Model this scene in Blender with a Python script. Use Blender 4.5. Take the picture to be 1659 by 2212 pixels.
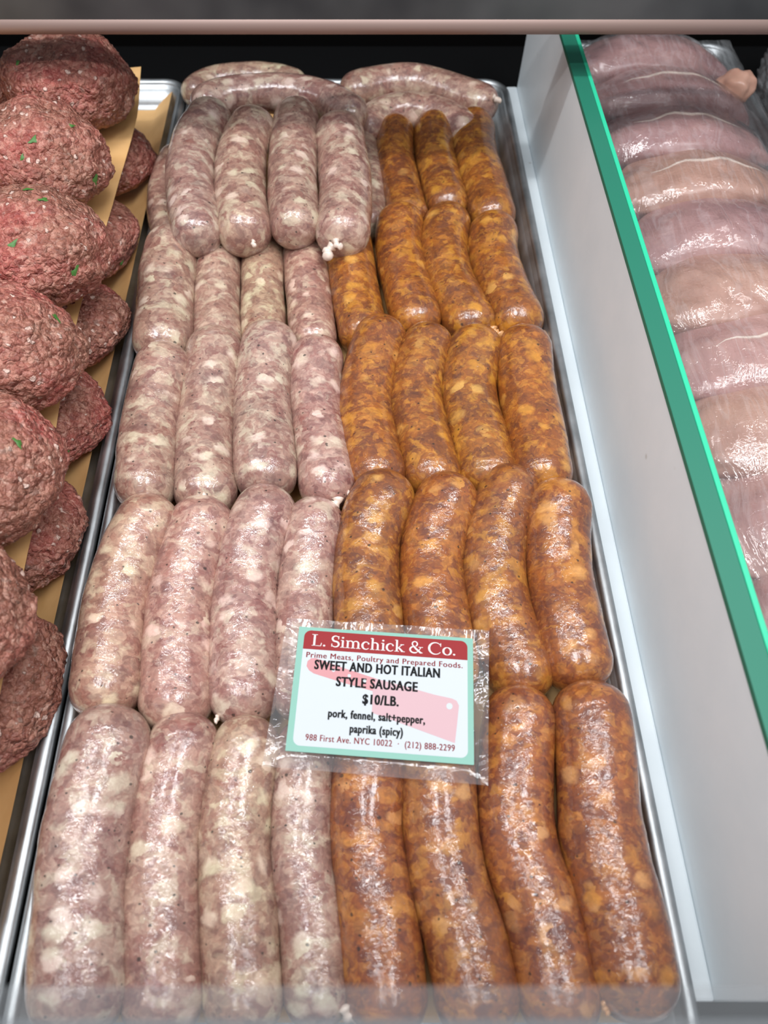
import bpy, bmesh, math, random
from mathutils import Vector, Matrix, Quaternion, noise
from mathutils.bvhtree import BVHTree
import numpy as np

for o in list(bpy.data.objects):
    bpy.data.objects.remove(o)
scene = bpy.context.scene
C = scene.collection

# ------------------------------------------------------------------ camera
W, H = 1659.0, 2212.0
F = 1661.0                 # focal length in pixels
PX, PY = 750.0, 1106.0     # principal point (the picture is a slight crop)
PITCH = math.radians(57.5)
CZ = 0.424                 # camera height over the tray floor
cam_d = bpy.data.cameras.new('camera')
cam = bpy.data.objects.new('camera', cam_d); C.objects.link(cam)
cam.location = (0, 0, CZ)
cam.rotation_euler = (math.pi / 2 - PITCH, 0, 0)
cam_d.sensor_fit = 'HORIZONTAL'; cam_d.sensor_width = 36.0
cam_d.lens = 36.0 * F / W
cam_d.shift_x = (W / 2 - PX) / W
cam_d.shift_y = 0.0
cam_d.clip_start = 0.01
cam_d.dof.use_dof = True; cam_d.dof.focus_distance = 0.47; cam_d.dof.aperture_fstop = 11.0   # phone lens: near glass goes soft
scene.camera = cam

# ------------------------------------------------------------------ world, lights, exposure
world = bpy.data.worlds.new('store'); scene.world = world
world.use_nodes = True
bg = world.node_tree.nodes['Background']
bg.inputs[0].default_value = (0.86, 0.93, 1.0, 1); bg.inputs[1].default_value = 0.36
def area(name, loc, rot, sx, sy, watts, col=(1, 1, 1)):
    l = bpy.data.lights.new(name, 'AREA'); l.shape = 'RECTANGLE'; l.size = sx; l.size_y = sy
    l.energy = watts; l.color = col
    o = bpy.data.objects.new(name, l); C.objects.link(o)
    o.location = loc; o.rotation_euler = rot
    return o
# two LED strips under the top of the case, and store ceiling lights
area('case_strip_light', (-0.05, 0.40, 0.64), (math.radians(-8), 0, 0), 1.3, 0.022, 2.6, (0.99, 0.995, 1.0))
area('case_strip_light_front', (-0.05, 0.15, 0.64), (math.radians(6), 0, 0), 1.3, 0.022, 2.0, (0.99, 0.995, 1.0))
area('ceiling_light_a', (-0.7, -0.6, 2.7), (0, 0, 0), 0.6, 1.2, 30, (0.94, 0.97, 1.0))
area('ceiling_light_b', (0.9, -0.6, 2.7), (0, 0, 0), 0.6, 1.2, 30, (0.94, 0.97, 1.0))
scene.view_settings.view_transform = 'Standard'
scene.view_settings.look = 'None'
scene.view_settings.gamma = 1.0
scene.view_settings.use_curve_mapping = False
scene.view_settings.exposure = 0.15

# ------------------------------------------------------------------ pixel -> point on a horizontal plane
SP, CP = math.sin(PITCH), math.cos(PITCH)
def P(px, py, z):
    dx, dy, dz = (px - PX) / F, -(py - PY) / F, 1.0
    d = Vector((dx, dz * CP + dy * SP, -dz * SP + dy * CP))
    t = (z - CZ) / d.z
    return Vector((0, 0, CZ)) + d * t
def scale_at(px, py, z):          # pixels per metre, across
    p = P(px, py, z)
    return F / (p.y * CP + (CZ - p.z) * SP)

# ------------------------------------------------------------------ materials
def lin(c):
    def f(v):
        v /= 255.0
        return v / 12.92 if v <= 0.04045 else ((v + 0.055) / 1.055) ** 2.4
    return (f(c[0]), f(c[1]), f(c[2]), 1.0)

class N:
    def __init__(s, name):
        s.m = bpy.data.materials.new(name); s.m.use_nodes = True
        s.t = s.m.node_tree; s.t.nodes.clear()
        s.out = s.t.nodes.new('ShaderNodeOutputMaterial')
    def n(s, typ, **kw):
        nd = s.t.nodes.new(typ)
        for k, v in kw.items(): setattr(nd, k, v)
        return nd
    def l(s, a, b): s.t.links.new(a, b)
    def put(s, sock, v):
        if isinstance(v, bpy.types.NodeSocket): s.l(v, sock)
        else: sock.default_value = v
    def coord(s, rand=True, scale=(1, 1, 1)):
        tc = s.n('ShaderNodeTexCoord'); v = tc.outputs['Object']
        mp = s.n('ShaderNodeMapping'); mp.inputs['Scale'].default_value = scale
        s.l(v, mp.inputs['Vector']); v = mp.outputs[0]
        if rand:
            oi = s.n('ShaderNodeObjectInfo')
            mu = s.n('ShaderNodeVectorMath', operation='SCALE'); mu.inputs[0].default_value = (3.1, 5.7, 2.3)
            s.l(oi.outputs['Random'], mu.inputs['Scale'])
            ad = s.n('ShaderNodeVectorMath', operation='ADD'); s.l(v, ad.inputs[0]); s.l(mu.outputs[0], ad.inputs[1]); v = ad.outputs[0]
        return v
    def off(s, v, d):
        ad = s.n('ShaderNodeVectorMath', operation='ADD'); s.l(v, ad.inputs[0]); ad.inputs[1].default_value = d
        return ad.outputs[0]
    def noise(s, v, scale, detail=3, rough=0.55, dist=0.0):
        t = s.n('ShaderNodeTexNoise'); s.l(v, t.inputs['Vector'])
        t.inputs['Scale'].default_value = scale; t.inputs['Detail'].default_value = detail
        t.inputs['Roughness'].default_value = rough; t.inputs['Distortion'].default_value = dist
        return t
    def vor(s, v, scale, feature='F1', rnd=1.0):
        t = s.n('ShaderNodeTexVoronoi', feature=feature); s.l(v, t.inputs['Vector'])
        t.inputs['Scale'].default_value = scale; t.inputs['Randomness'].default_value = rnd
        return t
    def ramp(s, v, stops, interp='LINEAR'):
        r = s.n('ShaderNodeValToRGB'); s.l(v, r.inputs[0]); e = r.color_ramp.elements
        r.color_ramp.interpolation = interp
        while len(e) < len(stops): e.new(0.5)
        for el, (p, c) in zip(e, stops):
            el.position = p; el.color = c if len(c) == 4 else (c[0], c[0], c[0], 1)
        return r.outputs[0]
    def step(s, v, a, b):
        r = s.n('ShaderNodeMapRange', interpolation_type='SMOOTHSTEP'); s.l(v, r.inputs[0])
        r.inputs[1].default_value = a; r.inputs[2].default_value = b
        return r.outputs[0]
    def mix(s, f, a, b, mode='MIX'):
        m = s.n('ShaderNodeMix', data_type='RGBA', blend_type=mode)
        s.put(m.inputs[0], f); s.put(m.inputs[6], a); s.put(m.inputs[7], b)
        return m.outputs[2]
    def math(s, op, a, b=0.0):
        m = s.n('ShaderNodeMath', operation=op); s.put(m.inputs[0], a); s.put(m.inputs[1], b)
        return m.outputs[0]
    def warp(s, v, scale, amt, detail=2):
        t = s.noise(v, scale, detail)
        sb = s.n('ShaderNodeVectorMath', operation='SUBTRACT'); s.l(t.outputs['Color'], sb.inputs[0]); sb.inputs[1].default_value = (.5, .5, .5)
        sc = s.n('ShaderNodeVectorMath', operation='SCALE'); s.l(sb.outputs[0], sc.inputs[0]); sc.inputs['Scale'].default_value = amt
        ad = s.n('ShaderNodeVectorMath', operation='ADD'); s.l(v, ad.inputs[0]); s.l(sc.outputs[0], ad.inputs[1])
        return ad.outputs[0]
    def bump(s, h, strength, dist=0.001, normal=None):
        b = s.n('ShaderNodeBump'); b.inputs['Strength'].default_value = strength; b.inputs['Distance'].default_value = dist
        s.l(h, b.inputs['Height'])
        if normal is not None: s.l(normal, b.inputs['Normal'])
        return b.outputs[0]
    def bsdf(s, **kw):
        b = s.n('ShaderNodeBsdfPrincipled')
        for k, v in kw.items(): s.put(b.inputs[k.replace('_', ' ')], v)
        s.l(b.outputs[0], s.out.inputs[0])
        return b

def simple(name, col, rough=0.5, metal=0.0, **kw):
    n = N(name); n.bsdf(Base_Color=lin(col), Roughness=rough, Metallic=metal, **kw); return n.m

def sausage_mat(name, pal):
    n = N(name)
    v = n.coord(scale=(1.0, 1.25, 1.0))
    w = n.warp(n.warp(v, 60, 0.009, 2), 210, 0.0055, 2)
    # broad changes of tone along the meat
    big = n.noise(v, 26, 3, 0.55).outputs[0]
    broad = n.ramp(big, [(0.34, lin(pal['b0'])), (0.50, lin(pal['b1'])), (0.64, lin(pal['b2']))])
    # ground chunks in two sizes
    def chunks(scale, smooth, offs, key):
        vo = n.vor(n.off(w, offs), scale, 'SMOOTH_F1'); vo.inputs['Smoothness'].default_value = smooth
        sp = n.n('ShaderNodeSeparateColor'); n.l(vo.outputs['Color'], sp.inputs[0])
        return n.ramp(sp.outputs[0], [(p, lin(c)) for p, c in pal[key]]), sp, vo
    c1, sp1, vo1 = chunks(98, 0.14, (0, 0, 0), 'cells')
    c2, sp2, vo2 = chunks(215, 0.16, (1.1, .3, .6), 'cells')
    base = n.mix(pal['m1'], broad, c1)
    base = n.mix(pal['m2'], base, c2)
    c3, sp3, vo3 = chunks(520, 0.25, (.2, 1.9, .4), 'cells')
    base = n.mix(pal['m3'], base, c3)
    # streaky smears across the link
    st = n.noise(n.off(w, (.4, 2.2, 1.7)), 72, 4, 0.58, 0.5).outputs[0]
    base = n.mix(n.math('MULTIPLY', n.step(st, 0.53, 0.66), pal['smear']), base, lin(pal['fat2']))
    base = n.mix(n.math('MULTIPLY', n.math('SUBTRACT', 1.0, n.step(st, 0.34, 0.46)), pal['deep']), base, lin(pal['dk']))
    # lumps of fat
    vv = n.warp(n.warp(v, 55, 0.010), 170, 0.0075, 3)
    vo = n.vor(n.off(vv, (2.3, .1, .9)), 78, 'SMOOTH_F1'); vo.inputs['Smoothness'].default_value = 0.10
    sep = n.n('ShaderNodeSeparateColor'); n.l(vo.outputs['Color'], sep.inputs[0])
    fat = n.math('MULTIPLY', n.step(sep.outputs[0], pal['fat_lo'], pal['fat_lo'] + 0.08), n.math('SUBTRACT', 1.0, n.step(vo.outputs['Distance'], 0.22, 0.58)))
    base = n.mix(n.math('MULTIPLY', fat, pal['fat_amt']), base, n.mix(n.step(big, 0.42, 0.58), lin(pal['fat']), lin(pal['fat2'])))
    fine = n.noise(w, 340, 4, 0.65, 0.4).outputs[0]
    base = n.mix(0.42, base, n.ramp(fine, [(0.3, (0.30,)), (0.7, (0.70,))]), 'OVERLAY')
    # pepper and fennel specks
    for sc, thr, rad, o3 in ((210, 0.80, 0.13, (0, 0, 0)), (120, 0.86, 0.10, (.7, .7, .1))):
        vs = n.vor(n.off(n.warp(v, 500, 0.0015), o3), sc)
        s2 = n.n('ShaderNodeSeparateColor'); n.l(vs.outputs['Color'], s2.inputs[0])
        spk = n.math('MULTIPLY', n.math('SUBTRACT', 1.0, n.step(vs.outputs['Distance'], rad, rad + 0.05)), n.math('GREATER_THAN', s2.outputs[1], thr))
        base = n.mix(n.math('MULTIPLY', spk, 0.78), base, lin(pal['speck']))
    oi = n.n('ShaderNodeObjectInfo')
    base = n.mix(1.0, base, oi.outputs['Color'], 'MULTIPLY')
    # casing and tight wrap: shiny thin skin with fine crinkles and sharper creases
    cv = n.warp(v, 90, 0.016)
    mp = n.n('ShaderNodeMapping'); mp.inputs['Scale'].default_value = (1.0, 0.45, 1.0); mp.inputs['Rotation'].default_value = (0.2, 0.1, 0.5); n.l(cv, mp.inputs[0])
    cr = n.noise(mp.outputs[0], 210, 3, 0.6, 0.8).outputs[0]
    rid = n.math('SUBTRACT', 1.0, n.math('MULTIPLY', n.math('ABSOLUTE', n.math('SUBTRACT', cr, 0.5)), 5.0))
    lump = n.noise(v, 85, 2, 0.5).outputs[0]
    b1 = n.bump(st, 0.2, 0.0010)
    b2 = n.bump(n.math('ADD', n.math('MULTIPLY', rid, 0.16), n.math('MULTIPLY', lump, 1.2)), 0.36, 0.0012)
    n.bsdf(Base_Color=base, Roughness=0.45, Specular_IOR_Level=0.3, Normal=b1, Coat_Weight=0.9, Coat_IOR=1.62, Coat_Roughness=0.075, Coat_Normal=b2)
    return n.m

M = {}
M['sweet'] = sausage_mat('sweet_sausage', dict(b0=(128, 98, 92), b1=(160, 126, 112), b2=(142, 128, 104),
    cells=[(0.0, (134, 66, 60)), (0.18, (120, 90, 86)), (0.36, (150, 104, 94)), (0.56, (168, 126, 112)), (0.78, (188, 152, 134)), (1.0, (212, 188, 166))],
    m1=0.64, m2=0.36, m3=0.20, smear=0.50, deep=0.50, dk=(112, 78, 74), fat=(226, 198, 182), fat2=(212, 196, 170), fat_lo=0.64, fat_amt=0.85, speck=(40, 37, 34)))
M['hot'] = sausage_mat('hot_sausage', dict(b0=(104, 60, 44), b1=(132, 74, 40), b2=(148, 82, 32),
    cells=[(0.0, (88, 48, 36)), (0.25, (112, 64, 44)), (0.45, (134, 74, 38)), (0.65, (154, 86, 34)), (0.85, (176, 108, 48)), (1.0, (212, 150, 72))],
    m1=0.60, m2=0.38, m3=0.24, smear=0.42, deep=0.55, dk=(94, 52, 40), fat=(224, 168, 98), fat2=(210, 146, 56), fat_lo=0.76, fat_amt=0.62, speck=(34, 26, 20)))

def mince_mat(name):
    n = N(name)
    v = n.coord()
    w = n.warp(v, 220, 0.005, 2)
    at = n.n('ShaderNodeAttribute', attribute_name='grain')
    big = n.noise(v, 20, 4, 0.6).outputs[0]
    tone = n.ramp(big, [(0.38, lin((112, 86, 60))), (0.48, lin((140, 92, 72))), (0.56, lin((158, 84, 72))), (0.64, lin((186, 72, 70)))])
    g = n.ramp(at.outputs['Fac'], [(0.0, lin((112, 64, 56))), (0.35, lin((150, 86, 74))), (0.7, lin((178, 116, 100))), (0.86, lin((196, 142, 124))), (0.93, lin((222, 188, 172))), (1.0, lin((228, 198, 184)))])
    col = n.mix(0.42, tone, g)
    f2 = n.noise(w, 260, 4, 0.62, 0.8).outputs[0]
    col = n.mix(n.math('MULTIPLY', n.step(f2, 0.54, 0.68), 0.45), col, lin((206, 158, 140)))
    col = n.mix(n.math('MULTIPLY', n.math('SUBTRACT', 1.0, n.step(f2, 0.30, 0.44)), 0.5), col, lin((104, 56, 50)))
    vs = n.vor(w, 330)
    sp = n.n('ShaderNodeSeparateColor'); n.l(vs.outputs['Color'], sp.inputs[0])
    col = n.mix(0.45, col, n.ramp(sp.outputs[0], [(0.0, lin((96, 52, 46))), (0.4, lin((148, 84, 74))), (0.75, lin((178, 118, 102))), (1.0, lin((206, 156, 138)))]))
    vb = n.vor(n.off(w, (.3, .8, .2)), 170)
    sb = n.n('ShaderNodeSeparateColor'); n.l(vb.outputs['Color'], sb.inputs[0])
    fat = n.math('MULTIPLY', n.math('GREATER_THAN', sb.outputs[1], 0.72), n.math('SUBTRACT', 1.0, n.step(vb.outputs['Distance'], 0.20, 0.30)))
    col = n.mix(n.math('MULTIPLY', fat, 0.85), col, lin((224, 192, 178)))
    h = n.math('ADD', n.math('MULTIPLY', n.math('SUBTRACT', 1.0, vs.outputs['Distance']), 1.3), n.math('ADD', f2, n.math('MULTIPLY', fat, 0.5)))
    n.bsdf(Base_Color=col, Roughness=0.42, Normal=n.bump(h, 0.85, 0.0020), Specular_IOR_Level=0.45)
    return n.m
M['mince'] = mince_mat('ground_meat')

def alu():
    n = N('aluminium')
    v = n.coord(rand=False)
    a = n.noise(v, 900, 3, 0.6).outputs[0]
    mp = n.n('ShaderNodeMapping'); mp.inputs['Scale'].default_value = (1400, 40, 400); n.l(v, mp.inputs[0])
    sc = n.noise(mp.outputs[0], 1, 2).outputs[0]
    big = n.noise(v, 40, 4).outputs[0]
    col = n.ramp(big, [(0.3, lin((168, 172, 174))), (0.7, lin((205, 208, 210)))])
    rg = n.math('ADD', 0.32, n.math('MULTIPLY', big, 0.22))
    h = n.math('ADD', a, sc)
    n.bsdf(Base_Color=col, Metallic=1.0, Roughness=rg, Normal=n.bump(h, 0.12, 0.0006))
    return n.m
M['alu'] = alu()

def paper():
    n = N('butcher_paper')
    v = n.coord(rand=False)
    a = n.noise(v, 30, 4).outputs[0]
    col = n.ramp(a, [(0.3, lin((214, 164, 104))), (0.7, lin((232, 186, 126)))])
    f = n.noise(v, 900, 3).outputs[0]
    n.bsdf(Base_Color=col, Roughness=0.7, Normal=n.bump(f, 0.1, 0.0005))
    return n.m
M['paper'] = paper()

def plastic_white():
    n = N('white_plastic')
    v = n.coord(rand=False)
    a = n.noise(v, 14, 5, 0.6).outputs[0]
    col = n.ramp(a, [(0.3, lin((228, 236, 240))), (0.7, lin((238, 244, 247)))])
    vs = n.vor(v, 22)
    spot = n.math('MULTIPLY', n.math('SUBTRACT', 1.0, n.step(vs.outputs['Distance'], 0.015, 0.05)), 0.35)
    col = n.mix(spot, col, lin((150, 140, 124)))
    n.bsdf(Base_Color=col, Roughness=0.42, Specular_IOR_Level=0.4, Normal=n.bump(n.noise(v, 60, 3).outputs[0], 0.05, 0.001))
    return n.m
M['white'] = plastic_white()
M['green'] = simple('green_plastic', (32, 112, 90), 0.5)
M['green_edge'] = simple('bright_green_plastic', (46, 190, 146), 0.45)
M['black'] = simple('black_panel', (8, 7, 7), 0.35, Specular_IOR_Level=0.15)
M['deck'] = simple('black_deck', (12, 12, 13), 0.5, Specular_IOR_Level=0.15)
M['knot'] = simple('casing_knot', (224, 204, 190), 0.35, Coat_Weight=0.5)
M['knot_hot'] = simple('casing_knot_hot', (206, 150, 96), 0.35, Coat_Weight=0.5)
M['parsley'] = simple('parsley', (66, 112, 46), 0.5)
M['fat'] = simple('chicken_fat', (226, 206, 192), 0.35)

def steel():
    n = N('fascia_steel')
    v = n.coord(rand=False)
    a = n.noise(v, 9, 3).outputs[0]
    n.bsdf(Base_Color=n.ramp(a, [(0.35, lin((72, 72, 74))), (0.65, lin((112, 112, 112)))]), Metallic=0.8, Roughness=0.38)
    return n.m
M['steel'] = steel()
M['lip'] = simple('fascia_lip', (150, 126, 118), 0.5, 0.3)  # pinkish highlight along the rounded lower edge, put into the base colour

def chicken(name, a, b):
    n = N(name)
    v = n.coord(scale=(0.45, 1, 1))
    w = n.warp(v, 40, 0.03)
    t = n.noise(w, 22, 4, 0.5, 0.3).outputs[0]
    col = n.ramp(t, [(0.32, lin(a)), (0.68, lin(b))])
    f = n.noise(w, 130, 4, 0.6).outputs[0]
    col = n.mix(n.math('MULTIPLY', n.step(f, 0.55, 0.75), 0.25), col, lin((226, 190, 176)))
    n.bsdf(Base_Color=col, Roughness=0.32, Normal=n.bump(f, 0.12, 0.001), Coat_Weight=0.0,
           Subsurface_Weight=0.15, Subsurface_Radius=(1, .5, .4), Subsurface_Scale=0.006)
    return n.m
M['ck0'] = chicken('chicken_pink', (172, 124, 120), (194, 150, 140))
M['ck1'] = chicken('chicken_peach', (178, 132, 116), (196, 152, 132))
M['ck2'] = chicken('chicken_mauve', (162, 118, 118), (186, 142, 136))

def film(name, rough=0.06, haze=0.05, base=0.05, sc=1.0, bstr=0.6, streak=0.0):
    n = N(name)
    v = n.coord(rand=False)
    mp = n.n('ShaderNodeMapping'); mp.inputs['Rotation'].default_value = (0, 0, math.radians(-32)); mp.inputs['Scale'].default_value = (1.0, 0.09, 1)
    n.l(v, mp.inputs[0])
    cr = n.noise(mp.outputs[0], 110 * sc, 4, 0.6, 0.6).outputs[0]
    rid = n.math('MULTIPLY', n.math('ABSOLUTE', n.math('SUBTRACT', cr, 0.5)), 4.0)
    c2 = n.noise(n.warp(v, 200, 0.004), 330 * sc, 3, 0.6, 0.8).outputs[0]
    h = n.math('ADD', rid, n.math('MULTIPLY', c2, 0.8))
    nb = n.bump(h, bstr, 0.0015)
    tr = n.n('ShaderNodeBsdfTransparent'); tr.inputs[0].default_value = (0.97, 0.97, 0.97, 1)
    gl = n.n('ShaderNodeBsdfGlossy'); gl.inputs['Roughness'].default_value = rough; n.l(nb, gl.inputs['Normal'])
    df = n.n('ShaderNodeBsdfDiffuse'); df.inputs[0].default_value = (0.75, 0.76, 0.78, 1)
    fr = n.n('ShaderNodeFresnel'); fr.inputs[0].default_value = 1.45; n.l(nb, fr.inputs['Normal'])
    m1 = n.n('ShaderNodeMixShader'); n.l(n.math('MINIMUM', n.math('ADD', fr.outputs[0], base), 0.6), m1.inputs[0]); n.l(tr.outputs[0], m1.inputs[1]); n.l(gl.outputs[0], m1.inputs[2])
    m2 = n.n('ShaderNodeMixShader'); n.l(m1.outputs[0], m2.inputs[1]); n.l(df.outputs[0], m2.inputs[2])
    hz = n.math('ADD', n.math('MULTIPLY', n.math('SUBTRACT', 1.0, n.step(rid, 0.02, 0.16)), streak), haze)   # folded film is milkier
    n.l(hz, m2.inputs[0])
    n.l(m2.outputs[0], n.out.inputs[0])
    return n.m
M['film'] = film('cling_film', 0.025, 0.05, 0.10, 0.55, 0.75, 0.06)
M['sleeve'] = film('clear_sleeve', 0.08, 0.08, 0.05, 0.35, 0.30)
M['bagfilm'] = film('bag_film', 0.1, 0.10, 0.12, 0.8, 1.0, 0.1)
M['glass'] = film('front_glass', 0.05, 0.04, 0.0, 0.02, 0.0)
for k, c in dict(mint=(128, 172, 158), cardwhite=(188, 193, 197), red=(138, 32, 35), redtext=(150, 36, 38), ink=(18, 18, 20), pink=(192, 158, 163), pink2=(192, 136, 139), paperwhite=(214, 208, 206)).items():
    M[k] = simple('card_' + k, c, 0.5, Specular_IOR_Level=0.25)

# ------------------------------------------------------------------ object helpers
def link(name, mesh, mat, parent=None, smooth=True):
    o = bpy.data.objects.new(name, mesh); C.objects.link(o)
    if mat is not None: mesh.materials.append(M[mat])
    if parent is not None: o.parent = parent
    if smooth: mesh.polygons.foreach_set('use_smooth', [True] * len(mesh.polygons))
    return o
def tag(o, label=None, cat=None, group=None, kind=None):
    if label: o['label'] = label
    if cat: o['category'] = cat
    if group: o['group'] = group
    if kind: o['kind'] = kind
    return o
def pydata(name, v, f):
    m = bpy.data.meshes.new(name); m.from_pydata([tuple(a) for a in v], [], f); m.update(); return m
def empty(name, loc=(0, 0, 0)):
    o = bpy.data.objects.new(name, None); C.objects.link(o); o.location = loc; o.empty_display_size = 0.01; return o
def box_mesh(name, x0, x1, y0, y1, z0, z1, bev=0.0, seg=2):
    bm = bmesh.new()
    bmesh.ops.create_cube(bm, size=1)
    for v in bm.verts:
        v.co = Vector(((x0 + x1) / 2 + v.co.x * (x1 - x0), (y0 + y1) / 2 + v.co.y * (y1 - y0), (z0 + z1) / 2 + v.co.z * (z1 - z0)))
    if bev: bmesh.ops.bevel(bm, geom=bm.edges[:], offset=bev, segments=seg, affect='EDGES', profile=0.5)
    m = bpy.data.meshes.new(name); bm.to_mesh(m); bm.free(); return m
def catmull(pts, n):
    p = [Vector(a) for a in pts]
    p = [p[0] * 2 - p[1]] + p + [p[-1] * 2 - p[-2]]
    raw = []
    for i in range(1, len(p) - 2):
        for k in range(24):
            t = k / 24
            a, b, c, d = p[i - 1], p[i], p[i + 1], p[i + 2]
            raw.append(0.5 * ((2 * b) + (c - a) * t + (2 * a - 5 * b + 4 * c - d) * t * t + (3 * b - a - 3 * c + d) * t ** 3))
    raw.append(p[-2])
    L = [0.0]
    for a, b in zip(raw, raw[1:]): L.append(L[-1] + (b - a).length)
    out = []
    j = 0
    for i in range(n):
        s = L[-1] * i / (n - 1)
        while j < len(L) - 2 and L[j + 1] < s: j += 1
        u = (s - L[j]) / max(1e-9, L[j + 1] - L[j])
        out.append(raw[j].lerp(raw[j + 1], min(1, u)))
    return out, L[-1]
def tube(pts, radii, seg=12, jitter=None):
    verts, faces = [], []
    n = len(pts)
    tan = [(pts[min(i + 1, n - 1)] - pts[max(i - 1, 0)]).normalized() for i in range(n)]
    up = Vector((0, 0, 1))
    if abs(tan[0].dot(up)) > 0.9: up = Vector((1, 0, 0))
    u = (up - tan[0] * up.dot(tan[0])).normalized()
    for i in range(n):
        u = (u - tan[i] * u.dot(tan[i])).normalized(); w = tan[i].cross(u)
        for k in range(seg):
            a = 2 * math.pi * k / seg
            d = u * math.cos(a) + w * math.sin(a)
            r = radii[i]
            if jitter: r *= jitter(pts[i] + d * r, i, a)
            verts.append(pts[i] + d * r)
    for i in range(n - 1):
        for k in range(seg):
            k2 = (k + 1) % seg
            faces.append((i * seg + k, i * seg + k2, (i + 1) * seg + k2, (i + 1) * seg + k))
    faces.append(tuple(range(seg - 1, -1, -1))); faces.append(tuple((n - 1) * seg + k for k in range(seg)))
    return verts, faces

# ------------------------------------------------------------------ setting: deck, back wall, shelf fascia, front glass
o = link('floor', box_mesh('floor', -2.0, 2.0, -0.12, 0.86, -0.02, -0.0012), 'deck', smooth=False)
tag(o, 'black refrigerated deck under the meat trays', 'floor', kind='structure')
o = link('wall_back', box_mesh('wall_back', -2.0, 2.0, 0.86, 0.88, -0.02, 0.42), 'black', smooth=False)
tag(o, 'glossy black back wall of the meat case', 'wall', kind='structure')
# ------------------------------------------------------------------ trays
def rrect(x0, x1, y0, y1, r, n=8):
    pts = []
    for cx, cy, a0 in ((x1 - r, y1 - r, 0), (x0 + r, y1 - r, 90), (x0 + r, y0 + r, 180), (x1 - r, y0 + r, 270)):
        for k in range(n + 1):
            a = math.radians(a0 + 90 * k / n)
            pts.append((cx + r * math.cos(a), cy + r * math.sin(a)))
    return pts
def tray(name, x0, x1, y0, y1, h, label, group=None):
    """outer rim rectangle; rolled rim, sloped walls, flat floor"""
    br = 0.0038
    prof = [(0.021, 0.0003), (0.0165, 0.0015), (0.0125, 0.006)]
    prof += [(0.0095, h - 0.0042)]
    for k in range(0, 13):                       # bead rolled outwards
        a = math.radians(200 - k * 23)
        prof.append((br + 0.0004 - br * math.cos(a) * -1 if False else br + -br * math.cos(a) * -1, h - br + br * math.sin(a)))
    prof2 = []
    for i, (off, z) in enumerate(prof[:4]): prof2.append((off, z))
    for k in range(0, 12):
        a = math.radians(180 - k * 24)           # from the inner side over the top to the outside and under
        prof2.append((br - br * math.cos(a), h - br + br * math.sin(a)))
    prof2.append((0.0100, h - 0.0062)); prof2.append((0.0135, 0.004)); prof2.append((0.018, -0.0008))
    rings = []
    verts, faces = [], []
    for off, z in prof2:
        r = max(0.004, 0.024 - off)
        ring = rrect(x0 + off, x1 - off, y0 + off, y1 - off, r)
        rings.append(len(verts)); verts += [(x, y, z) for x, y in ring]
    m = len(rrect(0, 1, 0, 1, .1))
    for a, b in zip(rings, rings[1:]):
        for k in range(m):
            k2 = (k + 1) % m
            faces.append((a + k, a + k2, b + k2, b + k))
    faces.append(tuple(rings[0] + k for k in range(m))); faces.append(tuple(rings[-1] + k for k in reversed(range(m))))
    root = empty(name, ((x0 + x1) / 2, (y0 + y1) / 2, 0))
    mw = Matrix.Translation(-root.location)
    me = pydata('pan', verts, faces); me.transform(mw)
    bm = bmesh.new(); bm.from_mesh(me); bmesh.ops.recalc_face_normals(bm, faces=bm.faces); bm.to_mesh(me); bm.free()
    link('pan', me, 'alu', root)
    tag(root, label, 'tray', group)
    return root
def liner(root, x0, x1, y0, y1, zb, lift):
    nx, ny = 14, 40
    v, f = [], []
    for j in range(ny + 1):
        for i in range(nx + 1):
            x = x0 + (x1 - x0) * i / nx; y = y0 + (y1 - y0) * j / ny
            e = max(0, abs(i / nx - 0.5) * 2 - 0.86) / 0.14
            z = zb + lift * e ** 1.3 + 0.0008 * noise.noise(Vector((x * 30, y * 30, 1)))
            v.append(Vector((x, y, z)) - root.location)
    for j in range(ny):
        for i in range(nx):
            a = j * (nx + 1) + i; f.append((a, a + 1, a + nx + 2, a + nx + 1))
    return link('paper_liner', pydata('paper_liner', v, f), 'paper', root)
RIM = 0.024
t_s = tray('sheet_tray', -0.151, 0.1545, -0.030, 0.752, RIM, 'aluminium sheet tray holding the pale and orange sausages')
liner(t_s, -0.131, 0.1345, -0.008, 0.735, 0.0012, 0.0025)
t_m = tray('sheet_tray', -0.4585, -0.1525, -0.030, 0.752, RIM, 'aluminium sheet tray under the ground meat balls')
liner(t_m, -0.44, -0.1685, -0.012, 0.742, 0.0012, 0.016)
t_c = tray('deep_tray', 0.186, 0.366, 0.02, 0.775, 0.046, 'narrow deep aluminium tray holding the raw chicken breasts')

# ------------------------------------------------------------------ divider
root = empty('case_divider', (0.176, 0.378, 0))
def dv(name, mat, x0, x1, y0, y1, z0, z1, bev):
    me = box_mesh(name, x0, x1, y0, y1, z0, z1, bev); me.transform(Matrix.Translation(-root.location)); return link(name, me, mat, root, smooth=False)
dv('panel', 'white', 0.1665, 0.1790, 0.0, 0.757, -0.001, 0.1165, 0.0008)
dv('base_flange', 'white', 0.1560, 0.1664, 0.0, 0.757, -0.001, 0.0125, 0.0015)
g_ = dv('green_cap', 'green', 0.1660, 0.1766, -0.0004, 0.7574, 0.1166, 0.1200, 0.0004)
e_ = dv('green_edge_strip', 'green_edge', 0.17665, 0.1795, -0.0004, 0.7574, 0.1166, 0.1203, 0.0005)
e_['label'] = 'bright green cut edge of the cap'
tag(root, 'white plastic case divider with green top edge beside the chicken', 'divider')

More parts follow.
